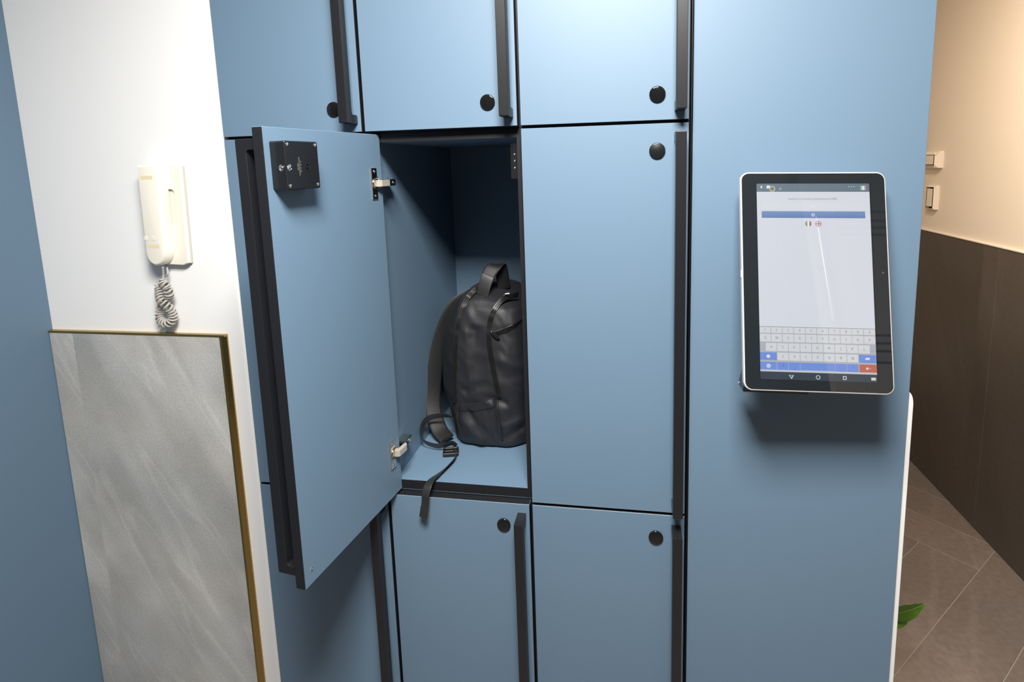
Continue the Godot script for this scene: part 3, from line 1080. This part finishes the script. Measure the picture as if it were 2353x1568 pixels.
# ------------------------------------------------------------------ intercom
func build_intercom() -> void:
	var o := Vector3(-0.745, -0.15, WALL_Z)
	var t := thing("intercom", "cream wall intercom handset with grey coiled cord on the white wall", "intercom", o)
	t.rotation.z = -0.026
	var top := -0.0475 - o.y
	var bot := -0.2535 - o.y
	var xl := -0.787 - o.x
	var xr := -0.6995 - o.x
	var hx := -0.7295 - o.x      # right edge of the handset
	var s := Soup.new()
	s.prism(PackedVector2Array([Vector2(xl, bot + 0.002), Vector2(xr - 0.014, bot - 0.0005), Vector2(xr - 0.001, bot + 0.003), Vector2(xr, bot + 0.006), Vector2(xr, top - 0.003), Vector2(xr - 0.003, top), Vector2(xl, top)]), 0.0, 0.006, 0.0008)
	obj("back_plate", s.mesh(M.plastic_grey, 25.0), t)
	s = Soup.new()
	var ny1 := -0.0975 - o.y
	var ny0 := -0.1720 - o.y
	var p := PackedVector2Array([Vector2(xl + 0.001, bot + 0.001), Vector2(xr - 0.013, bot), Vector2(xr - 0.001, bot + 0.005), Vector2(xr - 0.0012, top - 0.0022), Vector2(xr - 0.003, top - 0.0006), Vector2(hx - 0.004, top - 0.0006), Vector2(hx - 0.004, ny1)])
	for k in 6:
		var a := PI * 0.5 * k / 5
		p.append(Vector2(hx + 0.0045 + 0.006 * sin(a), ny1 - 0.006 + 0.006 * cos(a)))
	p.append_array([Vector2(hx + 0.0105, ny0), Vector2(hx - 0.004, ny0), Vector2(hx - 0.0042, ny0 - 0.004), Vector2(xl + 0.001, ny0 - 0.0045)])
	p.append(Vector2(xl + 0.001, ny0 - 0.01))
	s.prism(p, 0.006, 0.0135, 0.0012)
	obj("base", s.mesh(M.plastic, 25.0), t)
	s = Soup.new()
	s.prism(PackedVector2Array([Vector2(hx - 0.02, ny0 - 0.001), Vector2(hx + 0.011, ny0 - 0.001), Vector2(hx + 0.011, ny1 + 0.001), Vector2(hx - 0.02, ny1 + 0.001)]), 0.006, 0.0085)
	obj("slot_floor", s.mesh(M.plastic), t)
	# handset: square top, round lower end, soft right flank
	s = Soup.new()
	var hl := -0.7770 - o.x
	var hp := PackedVector2Array()
	var r := 0.0235
	hp.append(Vector2(hx, top))
	hp.append(Vector2(hl, top))
	hp.append(Vector2(hl, 0.0))
	var by := -0.2520 - o.y
	for k in 17:
		var a := PI * k / 16
		hp.append(Vector2((hl + hx) * 0.5 - (hx - hl) * 0.5 * cos(a), by + r * 1.35 - r * 1.35 * sin(a)))
	s.prism(hp, 0.0140, 0.0394, 0.0055)
	var hs := obj("handset", s.mesh(M.plastic, 50.0), t)
	for bx in [-0.7690, -0.7515]:
		var b := Soup.new()
		b.xf = Transform3D(Basis(), Vector3(bx - o.x, -0.1945 - o.y, 0.0392))
		b.prism(rounded(-0.0038, -0.0045, 0.0038, 0.0045, 0.002, 4), 0.0, 0.0007, 0.0004)
		obj("mouthpiece_mark", b.mesh(M.plastic), hs)
	for yy in [-0.0725, -0.2105]:
		obj("tape_stain", span(Vector3(hl + 0.0102, yy - o.y - 0.0036, 0.0390), Vector3(hx - 0.0102, yy - o.y + 0.0036, 0.03955), M.stain), hs)
	# coiled cord, doubled over on itself
	var pts := [Vector3(-0.7483, -0.2552, 0.024), Vector3(-0.7535, -0.2736, 0.020), Vector3(-0.7542, -0.2869, 0.023), Vector3(-0.7477, -0.2945, 0.024), Vector3(-0.7424, -0.3044, 0.024), Vector3(-0.7462, -0.3134, 0.020), Vector3(-0.7560, -0.3241, 0.014), Vector3(-0.7727, -0.3362, 0.007), Vector3(-0.7829, -0.3490, 0.006), Vector3(-0.7846, -0.3608, 0.008), Vector3(-0.7797, -0.3709, 0.012), Vector3(-0.7688, -0.3766, 0.016), Vector3(-0.7597, -0.3764, 0.016), Vector3(-0.7517, -0.3707, 0.014), Vector3(-0.7481, -0.3605, 0.014), Vector3(-0.7472, -0.3482, 0.018), Vector3(-0.7493, -0.3385, 0.024), Vector3(-0.7552, -0.3301, 0.026), Vector3(-0.7622, -0.3227, 0.024), Vector3(-0.7683, -0.3142, 0.018), Vector3(-0.7735, -0.3066, 0.012), Vector3(-0.7774, -0.2994, 0.008), Vector3(-0.7730, -0.2883, 0.008), Vector3(-0.7663, -0.2777, 0.010), Vector3(-0.7521, -0.2758, 0.014), Vector3(-0.7477, -0.2678, 0.014), Vector3(-0.7601, -0.2525, 0.003)]
	var path := smooth_path(pts, 24)
	var turn := 0.0
	var side := Vector3.RIGHT
	var length := 0.0
	s = Soup.new()
	var fine := PackedVector3Array()
	for i in path.size() - 1:
		var tn := (path[i + 1] - path[maxi(i - 1, 0)]).normalized()
		side = (side - tn * side.dot(tn)).normalized()
		var up := tn.cross(side)
		var seg := path[i].distance_to(path[i + 1])
		var steps := maxi(1, int(ceil(seg / 0.00045)))
		for k in steps:
			length += seg / steps
			turn += seg / steps / 0.0068 * TAU
			var f := smoothstep(0.026, 0.034, length) * (1.0 - smoothstep(0.268, 0.288, length))
			fine.append((path[i].lerp(path[i + 1], float(k) / steps) + (side * cos(turn) + up * sin(turn)) * 0.0077 * f - o).rotated(Vector3.BACK, 0.026))
	s.tube(fine, 0.0020, 8)
	obj("coiled_cord", s.mesh(M.cord, 60.0), t)


# ------------------------------------------------------------------ backpack
func bag_scale(y: float) -> Vector2:
	var k := [[-0.7155, 0.86, 0.84], [-0.709, 0.94, 0.92], [-0.695, 0.985, 0.97], [-0.65, 1.0, 1.0], [-0.55, 1.01, 1.0], [-0.47, 0.98, 0.97], [-0.42, 0.92, 0.93], [-0.385, 0.82, 0.86], [-0.362, 0.68, 0.76], [-0.350, 0.52, 0.64], [-0.343, 0.30, 0.42], [-0.3405, 0.0, 0.0]]
	for i in k.size() - 1:
		if y <= k[i + 1][0]:
			var f: float = clampf((y - k[i][0]) / (k[i + 1][0] - k[i][0]), 0, 1)
			return Vector2(lerpf(k[i][1], k[i + 1][1], f), lerpf(k[i][2], k[i + 1][2], f))
	return Vector2.ZERO


const BAG_C := Vector2(-0.1250, -0.300)
const BAG_A := Vector2(0.1060, 0.146)
const BAG_N := 3.3
var folds := FastNoiseLite.new()


func bag_push(x: float, y: float) -> float:
	# creases of the side panel and pocket: valleys and ridges along short lines, then a loose ripple
	var d := 0.0
	for f in [[Vector2(-0.150, -0.435), Vector2(-0.135, -0.555), 0.010, -0.0050], [Vector2(-0.165, -0.44), Vector2(-0.158, -0.56), 0.012, 0.0030], [Vector2(-0.175, -0.575), Vector2(-0.130, -0.555), 0.007, -0.0030], [Vector2(-0.168, -0.625), Vector2(-0.120, -0.685), 0.009, -0.0035], [Vector2(-0.190, -0.640), Vector2(-0.140, -0.690), 0.010, 0.0028], [Vector2(-0.09, -0.69), Vector2(-0.05, -0.665), 0.009, -0.005], [Vector2(-0.085, -0.655), Vector2(-0.03, -0.640), 0.010, 0.003], [Vector2(-0.09, -0.50), Vector2(-0.04, -0.52), 0.012, 0.003], [Vector2(-0.115, -0.585), Vector2(-0.085, -0.60), 0.008, -0.004]]:
		var p := Vector2(x, y)
		var q := Geometry2D.get_closest_point_to_segment(p, f[0], f[1])
		d += f[3] * exp(-p.distance_squared_to(q) / (f[2] * f[2]))
	return d * 1.5 + 0.0034 * folds.get_noise_2d(x * 900.0 + y * 250.0, y * 520.0)


# the back panel (towards -x) bellies out above the base
func bag_left(y: float) -> float:
	return 1.0 + 0.20 * smoothstep(-0.68, -0.57, y) * (1.0 - smoothstep(-0.47, -0.36, y))


func bag_front(x: float, y: float) -> float:
	var s := bag_scale(y)
	var wide := BAG_A.x * s.x * (bag_left(y) if x < BAG_C.x else 1.0)
	var u := clampf(absf(x - BAG_C.x) / maxf(wide, 1e-4), 0.0, 0.985)
	return BAG_C.y + BAG_A.y * s.y * pow(1.0 - pow(u, BAG_N), 1.0 / BAG_N) + bag_push(x, y)


func on_bag(pts: Array, lift: float, o: Vector3, per := 8) -> PackedVector3Array:
	var flat := []
	for p in pts:
		flat.append(Vector3(p.x, p.y, 0))
	var out := PackedVector3Array()
	for q in smooth_path(flat, per):
		out.append(Vector3(q.x, q.y, bag_front(q.x, q.y) + lift) - o)
	return out


func build_backpack() -> void:
	folds.seed = 4
	folds.frequency = 0.03
	folds.fractal_octaves = 2
	var o := Vector3(-0.125, SHELF_Y, -0.30)
	var t := thing("backpack", "black cloth backpack standing on the open locker's shelf", "backpack", o)
	# body
	var s := Soup.new()
	var rows := []
	var m := 120
	for i in 81:
		var f := i / 80.0
		var y := lerpf(-0.7150, -0.3405, f)
		if f > 0.8:
			y = lerpf(-0.4149, -0.3405, 1.0 - pow(1.0 - (f - 0.8) / 0.2, 1.8))
		var sc := bag_scale(y)
		var ring := PackedVector3Array()
		for k in m:
			var a := -TAU * k / m
			var ca := cos(a)
			var sa := sin(a)
			var x := BAG_C.x + BAG_A.x * sc.x * signf(ca) * pow(absf(ca), 2.0 / BAG_N) * (bag_left(y) if ca < 0.0 else 1.0)
			var z := BAG_C.y + BAG_A.y * sc.y * signf(sa) * pow(absf(sa), 2.0 / BAG_N)
			z += bag_push(x, y) * smoothstep(0.15, 0.6, sa) * minf(1.0, sc.y * 1.6)
			var sink := (0.010 + 0.22 * maxf(0.0, x + 0.135)) * smoothstep(-0.40, -0.3405, y)
			ring.append(Vector3(x, y - sink, z) - o)
		rows.append(ring)
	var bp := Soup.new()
	for i in rows.size() - 1:
		for k in m:
			var j := (k + 1) % m
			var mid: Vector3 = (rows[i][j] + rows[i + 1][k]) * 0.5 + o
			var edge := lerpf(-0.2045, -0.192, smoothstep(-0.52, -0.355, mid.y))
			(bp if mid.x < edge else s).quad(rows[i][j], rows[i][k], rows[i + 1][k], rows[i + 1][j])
	obj("back_panel", bp.mesh(M.wrap_and_shaded_cloth, 70.0), t)  # left flank set apart: the strap's shade painted in by darker cloth
	for k in range(1, m - 1):
		s.out_tri(rows[0][0], rows[0][k], rows[0][k + 1], Vector3.DOWN)
	obj("bag_body", s.mesh(M.cloth, 70.0), t)
	# side pocket with its hem
	obj("side_pocket", bag_patch(-0.193, -0.1020, -0.706, -0.6035, -0.586, 0.0045, o).mesh(M.cloth, 60.0), t)
	obj("pocket_hem", bag_patch(-0.1935, -0.1015, -0.621, -0.603, -0.5855, 0.0065, o, -0.604).mesh(M.cloth, 60.0), t)
	# two zips running down the side panel, tape and two shiny cords each
	var left := [Vector2(-0.150, -0.3490), Vector2(-0.160, -0.3545), Vector2(-0.172, -0.370), Vector2(-0.183, -0.400), Vector2(-0.1905, -0.440), Vector2(-0.1965, -0.500), Vector2(-0.2005, -0.560), Vector2(-0.2010, -0.605)]
	var right := [Vector2(-0.058, -0.3640), Vector2(-0.073, -0.3630), Vector2(-0.090, -0.370), Vector2(-0.104, -0.390), Vector2(-0.113, -0.420), Vector2(-0.1140, -0.460), Vector2(-0.108, -0.510), Vector2(-0.100, -0.555), Vector2(-0.096, -0.590)]
	for z in [left, right]:
		var path := on_bag(z, 0.0010, o)
		var across := PackedVector3Array()
		for i in path.size():
			var tn := (path[mini(i + 1, path.size() - 1)] - path[maxi(i - 1, 0)]).normalized()
			across.append(tn.cross(Vector3.BACK))
		var r := Soup.new()
		r.ribbon(path, across, 0.012, 0.0014)
		var zp := obj("zip", r.mesh(M.zip, 40.0), t)
		for sd in [-0.0022, 0.0022]:
			var c := Soup.new()
			var edge := PackedVector3Array()
			for i in path.size():
				edge.append(path[i] + across[i].normalized() * sd + Vector3(0, 0, 0.0012))
			c.tube(edge, 0.0011, 6)
			obj("zip_cord", c.mesh(M.zip, 60.0), zp)
	# seams down the pocket edges
	for e in [[Vector2(-0.1945, -0.612), Vector2(-0.196, -0.65), Vector2(-0.190, -0.690)], [Vector2(-0.1000, -0.592), Vector2(-0.0980, -0.64), Vector2(-0.0930, -0.690)]]:
		var c := Soup.new()
		c.tube(on_bag(e, 0.0040, o), 0.0024, 8)
		obj("seam_piping", c.mesh(M.cloth, 60.0), t)
	# slanting zip of the front pocket with its puller
	var fz := on_bag([Vector2(-0.108, -0.4420), Vector2(-0.080, -0.4330), Vector2(-0.050, -0.4200), Vector2(-0.035, -0.4120)], 0.0012, o)
	var up := PackedVector3Array()
	up.resize(fz.size())
	up.fill(Vector3(0.2, 1, 0.1))
	var fr := Soup.new()
	fr.ribbon(fz, up, 0.013, 0.002)
	obj("front_zip", fr.mesh(M.zip, 40.0), t)
	var pl := Soup.new()
	var pz := bag_front(-0.098, -0.443) + 0.006
	pl.ribbon(PackedVector3Array([Vector3(-0.1065, -0.4330, pz) - o, Vector3(-0.1000, -0.4400, pz + 0.002) - o, Vector3(-0.0910, -0.4480, pz) - o]), PackedVector3Array([Vector3(1, 1, 0), Vector3(1, 1, 0), Vector3(1, 1, 0)]), 0.008, 0.004)
	obj("zip_puller", pl.mesh(M.zip, 40.0), t)
	pl = Soup.new()
	pl.tube(PackedVector3Array([Vector3(-0.1075, -0.4315, pz + 0.001) - o, Vector3(-0.1060, -0.4335, pz + 0.0025) - o]), 0.0012, 8)
	obj("zip_puller", pl.mesh(M.steel, 40.0), t)
	pl = Soup.new()
	var qz := bag_front(-0.08, -0.3630) + 0.006
	pl.tube(PackedVector3Array([Vector3(-0.0850, -0.3590, qz) - o, Vector3(-0.0800, -0.3545, qz + 0.002) - o, Vector3(-0.0720, -0.3540, qz) - o]), 0.0014, 8)
	obj("zip_puller", pl.mesh(M.steel, 40.0), t)
	# carrying loop on top
	var hp := smooth_path([Vector3(-0.138, -0.362, -0.203) - o, Vector3(-0.133, -0.342, -0.206) - o, Vector3(-0.126, -0.320, -0.213) - o, Vector3(-0.1160, -0.3020, -0.226) - o, Vector3(-0.108, -0.3000, -0.244) - o, Vector3(-0.104, -0.313, -0.256) - o, Vector3(-0.100, -0.360, -0.266) - o], 8)
	var hw := PackedVector3Array()
	for i in hp.size():
		hw.append(Vector3(0.95, -0.15, 0.25).lerp(Vector3(0.75, 0.0, -0.65), float(i) / hp.size()))
	var hb := Soup.new()
	hb.ribbon(hp, hw, 0.030, 0.0035)
	var grip := obj("carry_handle", hb.mesh(M.webbing, 50.0), t)
	var gp := Soup.new()
	gp.ribbon(hp.slice(17), hw.slice(17), 0.0325, 0.0075)
	obj("grip_wrap", gp.mesh(M.wrap_and_shaded_cloth, 50.0), grip)
	# padded shoulder strap down the left
	var sp := smooth_path([Vector3(-0.180, -0.3800, -0.300) - o, Vector3(-0.226, -0.405, -0.272) - o, Vector3(-0.2580, -0.470, -0.258) - o, Vector3(-0.2740, -0.545, -0.245) - o, Vector3(-0.2805, -0.610, -0.232) - o, Vector3(-0.2760, -0.655, -0.215) - o, Vector3(-0.2560, -0.690, -0.195) - o, Vector3(-0.2300, -0.7030, -0.175) - o], 8)
	var sw := PackedVector3Array()
	sw.resize(sp.size())
	sw.fill(Vector3(0.80, 0.05, -0.55))
	var sb := Soup.new()
	sb.ribbon(sp, sw, 0.038, 0.009)
	obj("shoulder_strap", sb.mesh(M.strap_pad, 50.0), t)
	# webbing loop and buckle
	var wp := smooth_path([Vector3(-0.212, -0.662, -0.190) - o, Vector3(-0.226, -0.652, -0.186) - o, Vector3(-0.245, -0.6490, -0.182) - o, Vector3(-0.2730, -0.6540, -0.175) - o, Vector3(-0.2840, -0.6660, -0.165) - o, Vector3(-0.2840, -0.6830, -0.152) - o, Vector3(-0.2730, -0.6960, -0.142) - o, Vector3(-0.2430, -0.7010, -0.136) - o, Vector3(-0.2230, -0.6970, -0.136) - o, Vector3(-0.2060, -0.6940, -0.140) - o, Vector3(-0.1960, -0.7000, -0.140) - o], 8)
	var ww := PackedVector3Array()
	for i in wp.size():
		ww.append(Vector3(0.15, 0.55, 0.8).lerp(Vector3(-0.1, 0.9, 0.5), smoothstep(0.0, 0.25, float(i) / wp.size())).lerp(Vector3(0.2, 0.8, 0.45), smoothstep(0.6, 0.9, float(i) / wp.size())))
	var wb := Soup.new()
	wb.ribbon(wp, ww, 0.019, 0.0018)
	obj("webbing_loop", wb.mesh(M.webbing, 50.0), t)
	var bk := Soup.new()
	bk.xf = Transform3D(Basis(Vector3.UP, 0.25) * Basis(Vector3.RIGHT, 0.2), Vector3(-0.206, -0.7085, -0.128) - o)
	bk.box(Vector3(0, 0, -0.010), Vector3(0.034, 0.009, 0.005), 0.0012)
	bk.box(Vector3(0, 0.001, 0.010), Vector3(0.034, 0.009, 0.005), 0.0012)
	bk.box(Vector3(-0.0150, 0, 0), Vector3(0.005, 0.0085, 0.020), 0.001)
	bk.box(Vector3(0.0150, 0, 0), Vector3(0.005, 0.0085, 0.020), 0.001)
	bk.box(Vector3(0, 0.0015, 0), Vector3(0.027, 0.006, 0.005), 0.001)
	obj("buckle", bk.mesh(M.zip, 30.0), t)
	# tail of the strap, over the sill and down before the lower door
	var tp := smooth_path([Vector3(-0.1990, -0.7030, -0.130) - o, Vector3(-0.1900, -0.7060, -0.115) - o, Vector3(-0.1895, -0.7085, -0.095) - o, Vector3(-0.1960, -0.7095, -0.066) - o, Vector3(-0.2050, -0.7105, -0.038) - o, Vector3(-0.2110, -0.7090, -0.012) - o, Vector3(-0.2130, -0.7140, 0.004) - o, Vector3(-0.2150, -0.7280, 0.0115) - o, Vector3(-0.2160, -0.7440, 0.0125) - o, Vector3(-0.2200, -0.7720, 0.0165) - o], 8)
	var tw := PackedVector3Array()
	for i in tp.size():
		tw.append(Vector3(0.25, 0.5, 0.8).lerp(Vector3(0.95, 0.05, 0.25), smoothstep(0.25, 0.72, float(i) / tp.size())))
	var tb := Soup.new()
	tb.ribbon(tp, tw, 0.0185, 0.0016)
	var tail := obj("strap_tail", tb.mesh(M.webbing, 50.0), t)
	var fold := Soup.new()
	fold.ribbon(PackedVector3Array([Vector3(-0.2172, -0.7520, 0.0148) - o, Vector3(-0.2182, -0.7600, 0.0162) - o, Vector3(-0.2202, -0.7725, 0.0182) - o]), PackedVector3Array([Vector3(1, 0.05, 0.25), Vector3(1, 0.05, 0.25), Vector3(1, 0.05, 0.25)]), 0.0195, 0.0036)
	obj("folded_end", fold.mesh(M.webbing, 40.0), tail)


func bag_patch(x0: float, x1: float, y0: float, yl: float, yr: float, lift: float, o: Vector3, low := 9.0) -> Soup:
	var s := Soup.new()
	var rows := []
	var nx := 28
	var ny := 20
	for j in ny + 1:
		var row := PackedVector3Array()
		for i in nx + 1:
			var f := float(i) / nx
			var g := float(j) / ny
			var top := lerpf(yl, yr, f) - 0.004 * sin(PI * f)
			var bottom := y0 if low > 1.0 else lerpf(y0, low, f) - 0.004 * sin(PI * f)
			var x := lerpf(x0, x1, f)
			var y := lerpf(bottom, top, g)
			var k := smoothstep(0.0, 0.08, f) * smoothstep(0.0, 0.08, 1.0 - f)
			if low > 1.0:
				k *= smoothstep(0.0, 0.25, g)
			row.append(Vector3(x, y, bag_front(x, y) + 0.0005 + lift * k) - o)
		rows.append(row)
	s.grid(rows)
	# turn the upper edge in
	var last: PackedVector3Array = rows[ny]
	var back := PackedVector3Array()
	for p in last:
		back.append(p - Vector3(0, 0.001, lift * 0.8))
	s.grid([last, back])
	return s


# ------------------------------------------------------------------ corridor
func build_corridor_things() -> void:
	var a := thing("wall_control", "wide cream control box with sloped edges, upper one on the corridor wall", "switch", Vector3(RIGHT_X, -0.098, -1.770))
	var s := Soup.new()
	# face looks along -x; outline in z, y
	var face := Transform3D(Basis(Vector3.BACK, Vector3.UP, Vector3.LEFT), Vector3.ZERO)
	s.xf = face
	s.prism(rounded(-0.062, -0.037, 0.062, 0.037, 0.004, 4), 0.0, 0.030, 0.014)
	obj("cover", s.mesh(M.cream, 25.0), a)
	s = Soup.new()
	s.xf = Transform3D(face.basis, Vector3(-0.0295, 0, 0))
	s.prism(rounded(-0.040, -0.020, 0.040, 0.020, 0.003, 4), 0.0, 0.0012, 0.0006)
	obj("front_plate", s.mesh(M.cream, 25.0), a)
	var b := thing("wall_switch", "narrow upright cream switch plate below the wider control box", "switch", Vector3(RIGHT_X, -0.2655, -1.760))
	s = Soup.new()
	s.xf = face
	s.prism(rounded(-0.037, -0.054, 0.037, 0.054, 0.003, 4), 0.0, 0.020, 0.007)
	obj("plate", s.mesh(M.cream, 25.0), b)
	s = Soup.new()
	s.xf = Transform3D(face.basis, Vector3(-0.0195, 0, 0))
	s.prism(rounded(-0.022, -0.040, 0.022, 0.040, 0.002, 4), 0.0, 0.0014, 0.0006)
	obj("rocker", s.mesh(M.cream, 25.0), b)
	# potted plant of which one leaf looks out from behind the cabinet
	var p := thing("potted_plant", "green leaf of a potted plant showing past the cabinet's edge", "plant", Vector3(0.772, FLOOR_Y, -0.40))
	s = Soup.new()
	s.xf = Transform3D(Basis(Vector3.RIGHT, Vector3.FORWARD, Vector3.UP), Vector3.ZERO)
	s.lathe([Vector2(0.0, 0.0), Vector2(0.055, 0.0), Vector2(0.058, 0.003), Vector2(0.075, 0.17), Vector2(0.078, 0.175), Vector2(0.078, 0.19), Vector2(0.072, 0.19), Vector2(0.070, 0.175), Vector2(0.0, 0.172)], 32)
	obj("pot", s.mesh(M.pot, 40.0), p)
	var leaves := [[Vector3(0.840, -1.236, -0.40), Vector3(0.9225, -1.184, -0.385), 0.020], [Vector3(0.846, -1.262, -0.41), Vector3(0.8950, -1.2530, -0.40), 0.012], [Vector3(0.790, -1.20, -0.39), Vector3(0.835, -1.13, -0.41), 0.018], [Vector3(0.755, -1.19, -0.40), Vector3(0.715, -1.12, -0.42), 0.018], [Vector3(0.770, -1.17, -0.42), Vector3(0.775, -1.08, -0.45), 0.017], [Vector3(0.75, -1.24, -0.38), Vector3(0.705, -1.215, -0.335), 0.016]]
	for lf in leaves:
		leaf(p, lf[0] - p.position, lf[1] - p.position, lf[2])
		var st := Soup.new()
		st.tube(smooth_path([Vector3(0, 0.172, 0), (lf[0] - p.position) * Vector3(0.35, 0.75, 0.35), lf[0] - p.position], 8), 0.0016, 6)
		obj("stem", st.mesh(M.leaf_rib, 60.0), p)


func leaf(p: Node3D, a: Vector3, b: Vector3, half: float) -> void:
	var s := Soup.new()
	var dir := b - a
	var wide := dir.cross(Vector3(0.25, 0.35, 1.0)).normalized()
	var up := wide.cross(dir).normalized()
	var rows := []
	var n := 18
	var rib := PackedVector3Array()
	for i in n + 1:
		var f := float(i) / n
		var w := half * pow(sin(PI * pow(f, 0.8)), 0.85) * (1.0 if f < 0.98 else 0.3)
		var c := a + dir * f + up * 0.010 * sin(PI * f)
		var row := PackedVector3Array()
		for k in 9:
			var g := k / 4.0 - 1.0
			row.append(c + wide * w * g + up * (absf(g) * w * 0.30 + 0.0008 * sin(f * 30.0) * absf(g)))
		rows.append(row)
		rib.append(c - up * 0.0002)
	s.grid(rows)
	for i in rows.size():
		for k in 9:
			rows[i][k] -= up * 0.0006
		rows[i].reverse()
	s.grid(rows)
	var l := obj("leaf", s.mesh(M.leaf, 60.0), p)
	var r := Soup.new()
	r.tube(rib, 0.0008, 6)
	obj("leaf_rib", r.mesh(M.leaf_rib, 60.0), l)
